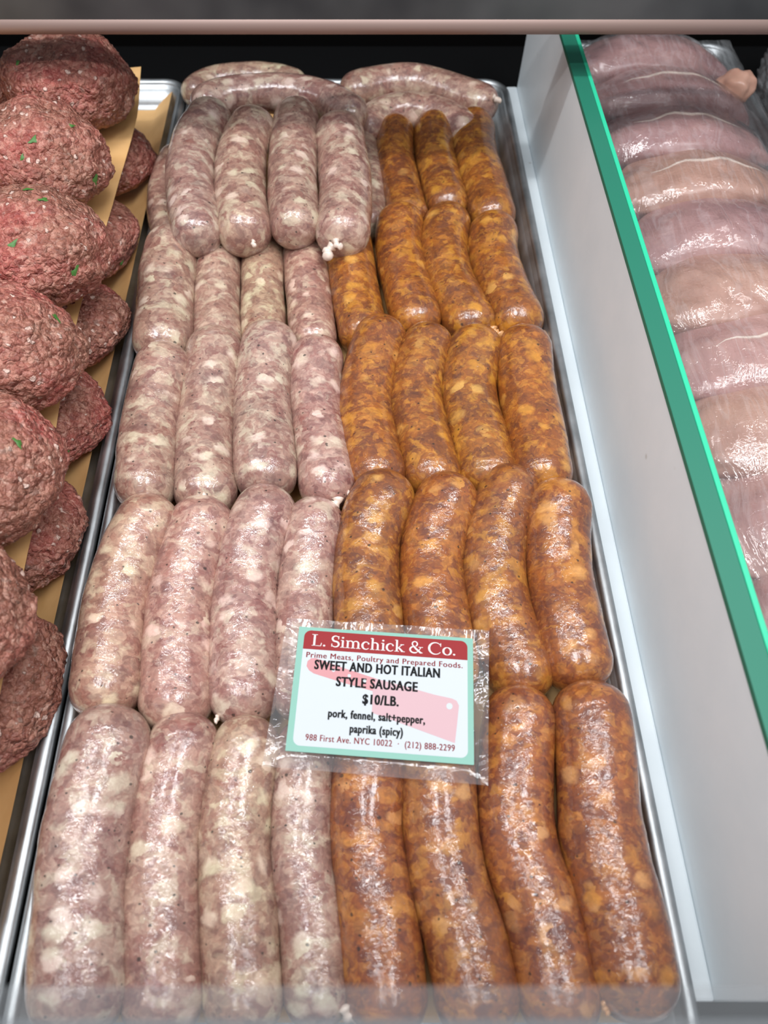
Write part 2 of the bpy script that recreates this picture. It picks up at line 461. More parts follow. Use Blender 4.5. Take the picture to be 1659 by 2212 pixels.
# ------------------------------------------------------------------ sausages
rng = random.Random(7)
def make_sausage(kind, axis, wpx, z, label, group, tilt=(0.007, 0.0), knots=(), tint=(1, 1, 1), name=None):
    """axis: picture points from the far end to the near end; z = height of the axis or None to rest on the tray"""
    mid = axis[len(axis) // 2]
    r = wpx / (2 * scale_at(mid[0], mid[1], 0.02 if z is None else z)) * 1.03
    zb = (r + 0.0022) if z is None else z
    if z is None and ('tray rim' in label or 'tray side' in label) and not ('second' in label or 'third' in label): zb += 0.0045   # rides up the tray wall
    n = len(axis)
    pts = []
    for i, (x, y) in enumerate(axis):
        t = i / (n - 1)
        pts.append(P(x, y, zb + tilt[0] * max(0, 1 - 2 * t) + tilt[1] * max(0, 2 * t - 1)))
    e0 = (pts[0] - pts[1]).normalized() * r * 0.12; e1 = (pts[-1] - pts[-2]).normalized() * r * 0.12
    pts[0] = pts[0] + e0; pts[-1] = pts[-1] + e1
    seed = rng.random() * 100
    NA = 56
    path, L = catmull(pts, 200)
    # ring positions: denser towards the ends
    ring, rad = [], []
    cap = r * 1.0
    ss = []
    for i in range(13): ss.append(cap * (1 - math.cos(math.pi / 2 * i / 12)))
    m = NA - 26
    for i in range(1, m): ss.append(cap + (L - 2 * cap) * i / m)
    for i in range(12, -1, -1): ss.append(L - cap * (1 - math.cos(math.pi / 2 * i / 12)))
    for s in ss:
        j = min(198, int(s / L * 199)); u = s / L * 199 - j
        ring.append(path[j].lerp(path[j + 1], u))
        d = min(s, L - s)
        f = 1.0
        if d < cap: f = max(0.03, (1 - (1 - d / cap) ** 2.25) ** (1 / 2.1))
        f *= 1 + 0.035 * noise.noise(Vector((s * 38, seed, 0)))
        rad.append(r * f)
    def jit(p, i, a): return 1 + 0.022 * noise.noise(p * 75 + Vector((seed, 0, 0))) + 0.010 * noise.noise(p * 190 + Vector((0, seed, 0)))
    v, f = tube(ring, rad, 32, jit)
    c = sum((p for p in ring), Vector()) / len(ring)
    v = [p - c for p in v]
    me = pydata('sausage', v, f)
    nm = name or ('pale_sausage' if kind == 'sweet' else 'orange_sausage')
    o = link(nm, me, kind, None); o.location = c
    o.color = (tint[0] * rng.uniform(.95, 1.04), tint[1] * rng.uniform(.96, 1.04), tint[2] * rng.uniform(.93, 1.05), 1)
    tag(o, label, 'sausage', group)
    tree = BVHTree.FromPolygons(v, f) if knots else None
    for kx, ky, kz, size, ang in knots:         # twisted tails of casing
        eye = Vector((0, 0, CZ)); ray = (P(kx, ky, 0.0) - eye).normalized()
        hit = tree.ray_cast(eye - c, ray)
        base = hit[0] + hit[1] * size * 0.5 if hit[0] is not None else P(kx, ky, kz) - c
        d = Vector((math.sin(ang), -math.cos(ang), -0.1)).normalized()
        side = Vector((d.y, -d.x, 0.0))
        kp, kr = [], []
        for i in range(11):
            t = i / 10
            kp.append(base + d * (t - 0.3) * size * 2.4 + side * math.sin(t * 6 + seed) * size * 0.28 + Vector((0, 0, math.cos(t * 5) * size * 0.2)))
            kr.append(size * (0.45 + 0.42 * math.sin(t * 9 + 0.6) ** 2) * (0.35 if i in (0, 10) else 1))
        vv, ff = tube(kp, kr, 10)
        k = link('casing_knot', pydata('casing_knot', vv, ff), 'knot' if kind == 'sweet' else 'knot_hot', o)
        k['label'] = 'pale twisted end of the casing'
    return o

G_S = 'pale sweet sausages'; G_H = 'orange hot sausages'
SAUS = []
def S(*a, **k): SAUS.append((a, k))
# crosswise pieces at the back
S('sweet', [(408, 212), (450, 182), (520, 170), (590, 172), (655, 190)], 62, 0.032, 'pale sausage lying crosswise against the back rim, left behind another', G_S, tilt=(0, 0))
S('sweet', [(424, 238), (490, 210), (600, 202), (700, 218), (778, 262)], 78, 0.056, 'pale sausage lying crosswise just behind the four piled pale ones', G_S, tilt=(0, 0))
S('sweet', [(742, 208), (810, 188), (890, 182), (980, 204), (1066, 236)], 78, 0.030, 'pale sausage lying crosswise against the back rim behind the orange ones', G_S, tilt=(0, 0), knots=[(1066, 214, 0.04, 0.0035, 1.4)])
S('sweet', [(776, 292), (830, 252), (900, 244), (965, 262), (1030, 300)], 78, 0.032, 'pinkish crosswise sausage tucked under the far ends of the orange ones', G_S, tilt=(0, 0))
# piled pale ones and the two that show under them
S('sweet', [(388, 330), (362, 400), (358, 460), (372, 530)], 78, None, 'pale sausage mostly hidden under the leftmost of the piled four', G_S)
S('sweet', [(775, 300), (795, 380), (798, 440), (790, 500)], 78, None, 'pink sausage showing between the pile and the orange ones', G_S)
PILE = 'pale sausage in the pile on top, '
S('sweet', [(470, 238), (425, 310), (412, 400), (432, 528)], 106, 0.050, PILE + 'curved, at the tray side', G_S)
S('sweet', [(562, 258), (525, 330), (520, 430), (534, 526)], 112, 0.050, PILE + 'second from the tray side', G_S, knots=[(547, 522, 0.045, 0.0022, 0.1)])
S('sweet', [(642, 236), (634, 330), (632, 420), (640, 512)], 106, 0.052, PILE + 'straight, third from the tray side', G_S)
S('sweet', [(728, 268), (742, 360), (746, 440), (736, 530)], 114, 0.050, PILE + 'with a ragged pale tip', G_S, knots=[(716, 534, 0.045, 0.0050, -0.4), (728, 522, 0.045, 0.0034, 0.6)])
# pale rows
R2 = 'pale sausage in the row in front of the pile, '
S('sweet', [(378, 508), (362, 600), (356, 690), (348, 775)], 120, None, R2 + 'fattest, at the tray side', G_S)
S('sweet', [(478, 508), (470, 600), (468, 690), (472, 775)], 102, None, R2 + 'greenish, second from the tray side', G_S)
S('sweet', [(568, 498), (567, 600), (568, 690), (571, 760)], 95, None, R2 + 'thin, third from the tray side', G_S)
S('sweet', [(655, 500), (662, 590), (670, 670), (680, 760)], 98, None, R2 + 'beside the orange ones', G_S)
R3 = 'pale sausage in the middle row, '
S('sweet', [(366, 755), (340, 840), (324, 930), (317, 1000), (314, 1092)], 122, None, R3 + 'with a hanging casing tail, at the tray side', G_S, knots=[(336, 1078, 0.018, 0.0030, 0.15)], tilt=(0.010, 0.003))
S('sweet', [(470, 722), (455, 820), (446, 910), (442, 1000), (447, 1104)], 124, None, R3 + 'with a short stubby knot at its tip', G_S, knots=[(440, 1074, 0.022, 0.0032, -0.8)], tilt=(0.010, 0.003))
S('sweet', [(592, 710), (574, 790), (566, 870), (570, 960), (577, 1068)], 126, None, R3 + 'broad, without a knot', G_S, tilt=(0.010, 0.003))
S('sweet', [(690, 738), (682, 810), (684, 890), (698, 980), (712, 1088)], 114, None, R3 + 'with two round knots, beside the orange ones', G_S, knots=[(722, 1080, 0.022, 0.0046, -0.3), (752, 1068, 0.018, 0.0028, 1.3)], tilt=(0.010, 0.003))
R4 = 'pale sausage in the row level with the price card, '
S('sweet', [(348, 1084), (292, 1180), (256, 1290), (238, 1400), (226, 1546)], 140, None, R4 + 'reddish, at the tray side', G_S)
S('sweet', [(458, 1088), (416, 1190), (394, 1300), (385, 1430), (378, 1574)], 148, None, R4 + 'second from the tray side', G_S)
S('sweet', [(598, 1064), (554, 1150), (532, 1250), (526, 1370), (528, 1560)], 140, None, R4 + 'third from the tray side', G_S)
S('sweet', [(690, 1086), (672, 1180), (660, 1290), (655, 1400), (655, 1550)], 126, None, R4 + 'half under the card', G_S)
R5 = 'pale sausage in the front row, '
S('sweet', [(264, 1534), (226, 1640), (190, 1800), (172, 2000), (172, 2240)], 186, None, R5 + 'fattest, against the tray rim', G_S)
S('sweet', [(424, 1550), (385, 1650), (357, 1800), (350, 2000), (355, 2240)], 160, None, R5 + 'second from the tray rim', G_S, knots=[(466, 1556, 0.028, 0.0018, 2.6)])
S('sweet', [(552, 1556), (526, 1650), (508, 1800), (514, 1950), (530, 2240)], 156, None, R5 + 'third from the tray rim', G_S)
S('sweet', [(668, 1562), (655, 1700), (651, 1850), (672, 2000), (690, 2216)], 136, None, R5 + 'with a knotted tip, beside the orange ones', G_S, knots=[(742, 2180, 0.018, 0.0038, 1.0)])
# orange rows
H1 = 'orange sausage in the rear row, '
S('hot', [(855, 266), (853, 340), (868, 410), (888, 490)], 82, 0.024, H1 + 'next to the pale pile', G_H)
S('hot', [(935, 260), (938, 325), (950, 390), (972, 464)], 88, 0.024, H1 + 'middle one', G_H)
S('hot', [(1020, 256), (1024, 330), (1046, 410), (1070, 490)], 98, 0.024, H1 + 'beside the tray rim', G_H, knots=[(1104, 486, 0.014, 0.0020, 0.3)])
H2 = 'orange sausage in the second row from the back, '
S('hot', [(752, 500), (760, 590), (774, 670), (792, 750)], 104, None, H2 + 'half hidden beside the pale ones', G_H)
S('hot', [(868, 458), (862, 540), (882, 630), (908, 720)], 106, None, H2 + 'second from the pale ones', G_H)
S('hot', [(972, 458), (957, 540), (974, 620), (1032, 728)], 108, None, H2 + 'bent, with a crumbly yellow tip', G_H, knots=[(1064, 712, 0.016, 0.0042, 0.6)])
S('hot', [(1070, 476), (1063, 545), (1085, 625), (1132, 724)], 110, None, H2 + 'beside the tray rim', G_H, knots=[(1178, 724, 0.018, 0.0034, 1.2)])
H3 = 'orange sausage in the middle row, '
S('hot', [(834, 700), (806, 780), (790, 870), (798, 960), (824, 1064)], 120, None, H3 + 'next to the pale ones', G_H)
S('hot', [(936, 717), (906, 800), (897, 870), (916, 960), (946, 1066)], 116, None, H3 + 'second from the pale ones', G_H)
S('hot', [(1038, 722), (1016, 800), (1012, 860), (1034, 950), (1066, 1064)], 120, None, H3 + 'second from the tray rim', G_H)
S('hot', [(1130, 720), (1134, 800), (1146, 890), (1164, 980), (1174, 1064)], 122, None, H3 + 'straight, beside the tray rim', G_H)
H4 = 'orange sausage in the price card row, '
S('hot', [(852, 1034), (808, 1120), (790, 1210), (794, 1310), (806, 1500)], 142, None, H4 + 'next to the pale ones, half under the card', G_H)
S('hot', [(986, 1038), (950, 1120), (932, 1210), (938, 1310), (968, 1500)], 138, None, H4 + 'second from the pale ones, half under the card', G_H)
S('hot', [(1118, 1022), (1082, 1110), (1065, 1210), (1075, 1310), (1104, 1400), (1146, 1506)], 140, None, H4 + 'strongly curved, at the card edge', G_H)
S('hot', [(1214, 1048), (1204, 1130), (1206, 1230), (1226, 1350), (1258, 1486)], 138, None, H4 + 'beside the tray rim', G_H)
H5 = 'orange sausage in the front row, '
S('hot', [(806, 1526), (796, 1680), (792, 1800), (818, 2000), (844, 2240)], 158, None, H5 + 'next to the pale ones', G_H)
S('hot', [(946, 1524), (946, 1700), (962, 1880), (1008, 2040), (1044, 2240)], 168, None, H5 + 'second from the pale ones', G_H)
S('hot', [(1130, 1492), (1116, 1620), (1116, 1800), (1172, 1990), (1222, 2236)], 164, None, H5 + 'second from the tray rim', G_H, knots=[(1298, 2172, 0.016, 0.0022, 0.8)])
S('hot', [(1266, 1480), (1284, 1600), (1298, 1800), (1346, 2000), (1380, 2200)], 172, None, H5 + 'fattest, beside the tray rim', G_H)
for a, k in SAUS:
    lab = a[4]                                   # batches differ a little in colour
    if lab.startswith(H1): k['tint'] = (0.92, 0.93, 0.80)
    elif lab.startswith(H2) or lab.startswith(H3): k['tint'] = (1.04, 1.03, 0.80)
    elif lab.startswith(H5): k['tint'] = (0.93, 0.89, 1.12)
    elif lab.startswith(H4): k['tint'] = (0.97, 0.95, 0.98)
    elif lab.startswith(R4): k['tint'] = (1.03, 0.99, 0.98)
    elif lab.startswith(R5): k['tint'] = (0.96, 0.97, 0.97)
    elif lab.startswith(R2): k['tint'] = (1.0, 0.99, 0.95)
    make_sausage(*a, **k)

# ------------------------------------------------------------------ ground meat balls
def meatball(px, py, z, rx, ry, rz, label, group, flecks=(), sub=6, seed=0.0):
    c = P(px, py, z)
    bm = bmesh.new(); bmesh.ops.create_icosphere(bm, subdivisions=sub, radius=1.0)
    sv = Vector((seed * 3.7, seed * 1.3, seed))
    grain = []
    for v in bm.verts:
        d = v.co.normalized()
        k = 1 + 0.10 * noise.noise(d * 1.3 + sv) + 0.06 * noise.noise(d * 2.8 + sv) + 0.03 * noise.noise(d * 6 + sv)
        p = Vector((d.x * rx, d.y * ry, (d.z if d.z > 0 else d.z * 0.85) * rz)) * k
        q = p * 60 + sv
        q = p * 330 + sv * 9 + Vector((noise.noise(q), noise.noise(q + Vector((7, 0, 0))), noise.noise(q + Vector((0, 9, 0))))) * 3.0
        q.z *= 0.7
        ds, ps = noise.voronoi(q)
        cell = ps[0]
        grain.append((math.sin(cell.x * 12.9898 + cell.y * 78.233 + cell.z * 37.719) * 43758.5453) % 1.0)
        h = (0.45 - ds[0]) * 0.0024 + noise.noise(q * 0.28) * 0.0016
        v.co = p + d * h
    me = bpy.data.meshes.new('meatball'); bm.to_mesh(me); 
    tree = BVHTree.FromBMesh(bm); bm.free()
    ga = me.attributes.new('grain', 'FLOAT', 'POINT'); ga.data.foreach_set('value', grain)
    o = link('ground_meat_ball', me, 'mince'); o.location = c
    o.rotation_euler = (0, 0, 0)
    tag(o, label, 'meatball', group)
    for fx, fy, fs in flecks:
        d = (P(fx, fy, 0.0) - Vector((0, 0, CZ))).normalized()
        hit = tree.ray_cast(Vector((0, 0, CZ)) - c, d)
        if hit[0] is None: continue
        loc, nor = hit[0], hit[1]
        t1 = nor.orthogonal().normalized(); t2 = nor.cross(t1)
        a0 = (fx * 0.37 + fy * 0.11)
        vv = [loc + nor * 0.0012]
        m = 9
        for i in range(m):
            a = 2 * math.pi * i / m
            rr = fs * (0.75 + 0.35 * math.sin(a * 3 + a0))
            dd = t1 * math.cos(a + a0) * 1.5 + t2 * math.sin(a + a0) * 0.8
            vv.append(loc + dd * rr + nor * 0.0004)
        k = link('parsley_fleck', pydata('parsley_fleck', vv, [(0, i + 1, (i + 1) % m + 1) for i in range(m)]), 'parsley', o)
        k['label'] = 'green parsley fleck'
    return o
GU = 'ground meat balls on the upper paper'; GL = 'ground meat balls under the upper paper'
UB = 'large ground meat ball on the upper paper, '
meatball(147, 186, 0.092, 0.052, 0.045, 0.038, UB + 'rearmost, touching the black wall side', GU, [(95, 226, .005), (38, 138, .003)], seed=1)
meatball(80, 345, 0.092, 0.056, 0.046, 0.036, UB + 'second from the back, parsley on its corner', GU, [(205, 388, .005), (72, 303, .003), (48, 342, .0025), (155, 272, .002)], seed=2)
meatball(55, 545, 0.092, 0.056, 0.046, 0.036, UB + 'third from the back', GU, [(28, 528, .003), (162, 587, .0035), (94, 432, .003), (60, 410, .003)], seed=3)
meatball(-30, 766, 0.092, 0.056, 0.046, 0.036, UB + 'fourth from the back', GU, [(121, 687, .003), (35, 880, .003)], seed=4)
meatball(-88, 1025, 0.090, 0.055, 0.048, 0.036, UB + 'fifth from the back', GU, [(38, 957, .0028)], seed=5)
meatball(-170, 1340, 0.088, 0.052, 0.046, 0.034, UB + 'front one, only its side showing', GU, seed=6)
meatball(-105, 205, 0.090, 0.050, 0.045, 0.035, UB + 'beside the rearmost, only its edge showing', GU, sub=5, seed=7)
LB = 'ground meat ball under the upper paper, '
meatball(225, 345, 0.030, 0.042, 0.042, 0.024, LB + 'rearmost, in shadow', GL, sub=5, seed=8)
meatball(182, 520, 0.030, 0.042, 0.042, 0.024, LB + 'second from the back', GL, [(262, 568, .002)], sub=5, seed=9)
meatball(150, 700, 0.030, 0.042, 0.042, 0.025, LB + 'third from the back', GL, sub=6, seed=10)
meatball(92, 900, 0.030, 0.043, 0.042, 0.025, LB + 'fourth from the back', GL, [(140, 978, .003)], sub=6, seed=11)
meatball(25, 1145, 0.030, 0.043, 0.042, 0.025, LB + 'fifth from the back', GL, sub=6, seed=12)
meatball(-42, 1480, 0.030, 0.043, 0.048, 0.026, LB + 'nearest the front glass', GL, sub=6, seed=13)
# upper sheet of paper
edge = [(305, 146), (297, 250), (270, 350), (238, 460), (205, 570), (172, 670), (138, 830), (106, 1015), (62, 1180), (30, 1340), (4, 1480), (-40, 1700), (-90, 1950)]
ez = [0.068, 0.062, 0.056, 0.055, 0.055, 0.055, 0.055, 0.055, 0.055, 0.054, 0.054, 0.054, 0.054]
ep, _ = catmull([P(x, y, z) for (x, y), z in zip(edge, ez)], 50)
v, f = [], []
NXp = 24
for j, p in enumerate(ep):
    for i in range(NXp + 1):
        t = i / NXp
        x = p.x * (1 - t) + -0.445 * t
        z = p.z - 0.002 * math.sin(min(1, t * 3) * math.pi) + 0.0015 * noise.noise(Vector((x * 25, p.y * 18, 4))) + 0.0012 * abs(noise.noise(Vector((p.y * 14, 2, 9))))
        v.append(Vector((x, p.y, z)))
for j in range(len(ep) - 1):
    for i in range(NXp):
        a = j * (NXp + 1) + i; f.append((a, a + NXp + 1, a + NXp + 2, a + 1))
c = Vector((-0.31, 0.35, 0.055))
o = link('butcher_paper_sheet', pydata('butcher_paper_sheet', [a - c for a in v], f), 'paper'); o.location = c
tag(o, 'tan butcher paper sheet between the two layers of meat balls', 'paper')

# ------------------------------------------------------------------ chicken
pieces = []
ck_rng = random.Random(3)
GC = 'raw chicken breasts'
CLAB = ['mauve raw chicken breast at the far end of the narrow tray', 'second raw chicken breast from the far end, with white fat seam',
        'third raw chicken breast from the far end of the narrow tray', 'peach raw chicken breast, fourth from the far end',
        'fifth raw chicken breast from the far end, pink', 'peach raw chicken breast with a pale oval patch, sixth from the far end',
        'pink raw chicken breast with a white seam, seventh from the far end', 'peach raw chicken breast, eighth from the far end',
        'pink raw chicken breast with a fat flap, ninth from the far end', 'pale pink raw chicken breast, tenth from the far end', 'eleventh raw chicken breast from the far end']
CM = ['ck2', 'ck2', 'ck2', 'ck1', 'ck2', 'ck1', 'ck0', 'ck1', 'ck0', 'ck0', 'ck0']
for i in range(11):
    yc = 0.722 - i * 0.0605
    c = Vector((0.274 + ck_rng.uniform(-.003, .003), yc, 0.050))
    bm = bmesh.new(); bmesh.ops.create_icosphere(bm, subdivisions=5, radius=1)
    s = ck_rng.random() * 50
    for vv in bm.verts:
        d = vv.co.copy()
        t = d.x
        wy = 0.050 * (1 - 0.28 * max(0, t) ** 1.5)
        k = 1 + 0.07 * noise.noise(d * 1.6 + Vector((s, 0, 0))) + 0.03 * noise.noise(d * 4 + Vector((0, s, 0)))
        p = Vector((d.x * 0.0735 * k, d.y * wy * k, d.z * 0.024 * k))
        p.y += 0.018 * (0.25 - t * t)                     # bowed outline
        p.z += 0.012 * (0.3 - t * t) - p.y * 0.28
        vv.co = p
    bmesh.ops.recalc_face_normals(bm, faces=bm.faces)
    me = bpy.data.meshes.new('chicken'); bm.to_mesh(me); tree = BVHTree.FromBMesh(bm); bm.free()
    rz_ = ck_rng.uniform(-0.16, 0.16)
    me.transform(Matrix.Rotation(rz_, 4, 'Z')); bm = bmesh.new(); bm.from_mesh(me); tree = BVHTree.FromBMesh(bm); bm.free()
    o = link('chicken_breast', me, CM[i]); o.location = c
    tag(o, CLAB[i], 'chicken', GC)
    pieces.append((c, tree))
    if i in (1, 2, 3, 6, 8):                                  # white fat seam on the upper face
        pts = []
        for k in range(15):
            t = -0.6 + 1.25 * k / 14
            x = t * 0.07; y = -0.018 + 0.012 * (1 - t * t) + 0.002 * math.sin(k * 1.3 + i)
            h = tree.ray_cast(Vector((x, y, 0.2)), Vector((0, 0, -1)))
            if h[0] is not None: pts.append(h[0] + Vector((0, 0, -0.0002)))
        rr = [0.0014 * math.sin(math.pi * (q + 0.5) / len(pts)) + 0.0002 for q in range(len(pts))]
        a, b = tube(pts, rr, 8)
        k = link('fat_seam', pydata('fat_seam', a, b), 'fat', o); k['label'] = 'white fat seam'
# a joint end poking up in the far corner
cc = P(1578, 190, 0.062)
bm = bmesh.new(); bmesh.ops.create_icosphere(bm, subdivisions=4, radius=1)
for vv in bm.verts:
    d = vv.co; k = 1 + 0.18 * noise.noise(d * 2.2)
    taper = 1 - 0.35 * d.y
    vv.co = Vector((d.x * 0.013 * taper * k, d.y * 0.022 * k, d.z * 0.013 * taper * k))
me = bpy.data.meshes.new('tip'); bm.to_mesh(me); bm.free()
o = link('chicken_tip', me, 'ck1'); o.location = cc; o.rotation_euler = (-0.5, 0, 0.3)
tag(o, 'small yellowish chicken tip in the far corner of the narrow tray', 'chicken')
# cling film over the chicken
nx, ny = 80, 300
X = np.linspace(0.190, 0.364, nx); Y = np.linspace(0.0235, 0.772, ny)
Z = np.full((ny, nx), 0.046)
for j in range(ny):
    for i in range(nx):
        for c, tree in pieces:
            if abs(Y[j] - c.y) > 0.08: continue
            h = tree.ray_cast(Vector((X[i], Y[j], 0.3)) - c, Vector((0, 0, -1)))
            if h[0] is not None: Z[j, i] = max(Z[j, i], h[0].z + c.z)
Z0 = Z.copy()
for it in range(14):
    Zp = np.pad(Z, 1, mode='edge')
    A = (Zp[:-2, 1:-1] + Zp[2:, 1:-1] + Zp[1:-1, :-2] + Zp[1:-1, 2:]) / 4
    Z = np.maximum(Z0, A)
v, f = [], []
c = Vector((0.277, 0.398, 0.046))
for j in range(ny):
    for i in range(nx):
        x, y = X[i], Y[j]
        u = (x * math.cos(0.55) + y * math.sin(0.55))
        rid = abs(noise.noise(Vector((u * 70, (y - x) * 9, 3)))) * 0.0026
        ex = min(i, nx - 1 - i, j, ny - 1 - j) / 6
        z = Z[j, i] + 0.0016 + rid * min(1, ex) + 0.0008 * noise.noise(Vector((x * 90, y * 90, 0)))
        v.append(Vector((x, y, z)) - c)
for j in range(ny - 1):
    for i in range(nx - 1):
        a = j * nx + i; f.append((a, a + 1, a + nx + 1, a + nx))
o = link('cling_film', pydata('cling_film', v, f), 'film'); o.location = c
tag(o, 'wrinkled clear cling film stretched over the chicken tray', 'film')
# wrapped parcel beyond the chicken tray
root = empty('wrapped_parcel', (0.435, 0.64, 0))
def blob(name, mat, r, crumple, sub=5):
    bm = bmesh.new(); bmesh.ops.create_icosphere(bm, subdivisions=sub, radius=1)
    for vv in bm.verts:
        d = vv.co.normalized(); k = 1 + 0.08 * noise.noise(d * 2) + crumple * abs(noise.noise(d * 5.5)) + crumple * 0.6 * abs(noise.noise(d * 12))
        vv.co = Vector((d.x * r[0] * k, d.y * r[1] * k, (max(d.z, -0.6) + 0.6) * r[2] * k))
    me = bpy.data.meshes.new(name); bm.to_mesh(me); bm.free(); return link(name, me, mat, root)
blob('contents', 'ck2', (0.046, 0.13, 0.046), 0.0, 4)
blob('wrapping', 'bagfilm', (0.056, 0.145, 0.058), 0.16, 6)
tag(root, 'parcel in crumpled clear plastic beside the chicken tray', 'parcel')

# ------------------------------------------------------------------ price card
card = empty('price_card', (0, 0, 0))
CWd, CHt = 0.0945, 0.0690
zc = 0.0495
tl, tr, bl, br_ = P(653, 1356, zc), P(1026, 1382, zc), P(609, 1620, zc), P(1019, 1651, zc)
ctr = (tl + tr + bl + br_) / 4
ux = ((tr - tl) + (br_ - bl)).normalized()
CWd = ((tr - tl).length + (br_ - bl).length) / 2; CHt = ((tl - bl).length + (tr - br_).length) / 2
card.location = ctr; card.rotation_euler = (math.radians(2), 0, math.atan2(ux.y, ux.x))
tag(card, 'printed price card in a clear plastic sleeve lying on the sausages', 'sign')
def cuv(u, v, z): return Vector(((u - 0.5) * CWd, (0.5 - v) * CHt, z))
def flat(name, pts, mat, z0, z1, parent):
    n = len(pts)
    vv = [Vector((p[0], p[1], z0)) for p in pts] + [Vector((p[0], p[1], z1)) for p in pts]
    ff = [tuple(range(n, 2 * n)), tuple(reversed(range(n)))] + [(i, (i + 1) % n, n + (i + 1) % n, n + i) for i in range(n)]
    me = pydata(name, vv, ff)
    bm = bmesh.new(); bm.from_mesh(me); bmesh.ops.recalc_face_normals(bm, faces=bm.faces); bm.to_mesh(me); bm.free()
    return link(name, me, mat, parent, smooth=False)
def rr2(u0, u1, v0, v1, rad, corners=(1, 1, 1, 1)):
    x0, x1 = (u0 - .5) * CWd, (u1 - .5) * CWd; y1, y0 = (.5 - v0) * CHt, (.5 - v1) * CHt
    pts = []
    for (cx, cy, a0, on) in ((x1, y1, 0, corners[0]), (x0, y1, 90, corners[1]), (x0, y0, 180, corners[2]), (x1, y0, 270, corners[3])):
        if not on: pts.append((cx, cy)); continue
        sx = -1 if cx == x1 else 1; sy = -1 if cy == y1 else 1
        for k in range(7):
            a = math.radians(a0 + 15 * k); pts.append((cx + sx * rad + rad * math.cos(a), cy + sy * rad + rad * math.sin(a)))
    return pts
board = flat('card_board', rr2(0, 1, 0, 1, 0.0004), 'mint', -0.0003, 0.0003, card)
E = 0.00005
flat('white_field', rr2(0.035, 0.968, 0.028, 0.955, 0.0035), 'cardwhite', 0.0003, 0.0003 + E, board)
flat('header_band', rr2(0.035, 0.968, 0.028, 0.188, 0.0035, (1, 1, 0, 0)), 'red', 0.0003, 0.0003 + 2 * E, board)
def zu(x, y):      # position in the studied detail -> card u, v
    yt = 135 + (x - 335) * 0.0697
    v = (y - yt) / 788.0
    return (x - (335 - 130 * v)) / (1105 + 110 * v), v
def poly(name, pts, mat, k): 
    q = []
    for (x, y) in pts:
        u, v = zu(x, y); q.append(((u - .5) * CWd, (.5 - v) * CHt))
    return flat(name, q, mat, 0.0003, 0.0003 + k * E, board)
poly('cleaver_blade', [(812, 478), (1000, 528), (1180, 578), (1292, 602), (1322, 616), (1336, 646), (1320, 760), (1302, 872), (1040, 782), (775, 690), (785, 600), (786, 556)], 'pink', 2)
poly('cleaver_handle', [(400, 347), (430, 346), (600, 408), (812, 478), (786, 556), (600, 505), (410, 445), (382, 425), (367, 398), (376, 365)], 'pink2', 2)
def disc(x, y, r, mat, k):
    poly('rivet', [(x + r * math.cos(a * math.pi / 8), y + r * math.sin(a * math.pi / 8)) for a in range(16)], mat, k)
disc(1275, 650, 20, 'cardwhite', 3)
for x, y in ((540, 425), (640, 460), (738, 492)): disc(x, y, 11, 'cardwhite', 3)
dg = bpy.context.evaluated_depsgraph_get()
def text(body, u0, u1, v, cap, mat, bold=0.0, name='printed_text', z=3):
    cu = bpy.data.curves.new('t', 'FONT'); cu.body = body; cu.size = 1.0; cu.offset = bold; cu.space_character = 1.10; cu.resolution_u = 3
    to = bpy.data.objects.new('t', cu); C.objects.link(to)
    bpy.context.view_layer.update()
    me = bpy.data.meshes.new_from_object(to.evaluated_get(bpy.context.evaluated_depsgraph_get()))
    bpy.data.objects.remove(to)
    bm = bmesh.new(); wgt = 0.034 if mat == 'ink' else 0.022
    for dx in (-wgt, 0.0, wgt):
        b0 = len(bm.verts); bm.from_mesh(me); bm.verts.ensure_lookup_table()
        for q in bm.verts[b0:]: q.co.x += dx
    bm.to_mesh(me); bm.free()
    xs = [q.co.x for q in me.vertices]; x0, x1 = min(xs), max(xs)
    capu = 0.72
    sx = (u1 - u0) * CWd / (x1 - x0); sy = cap * CHt / capu
    for q in me.vertices:
        q.co = Vector(((u0 - .5) * CWd + (q.co.x - x0) * sx, (.5 - v) * CHt + q.co.y * sy, 0.0003 + z * E))
    me.materials.clear()
    return link(name, me, mat, board, smooth=False)
text('Prime Meats, Poultry and Prepared Foods.', 0.058, 0.941, 0.257, 0.047, 'redtext', 0.0)
text('SWEET AND HOT ITALIAN', 0.109, 0.815, 0.349, 0.078, 'ink', 0.02)
text('STYLE SAUSAGE', 0.238, 0.693, 0.474, 0.078, 'ink', 0.02)
text('$10/LB.', 0.391, 0.592, 0.600, 0.078, 'ink', 0.02)
text('pork, fennel, salt+pepper,', 0.210, 0.738, 0.722, 0.064, 'ink', 0.02)
text('paprika (spicy)', 0.333, 0.621, 0.828, 0.064, 'ink', 0.02)
text('988 First Ave. NYC 10022  \u00b7  (212) 888-2299', 0.100, 0.899, 0.911, 0.050, 'redtext', 0.0)
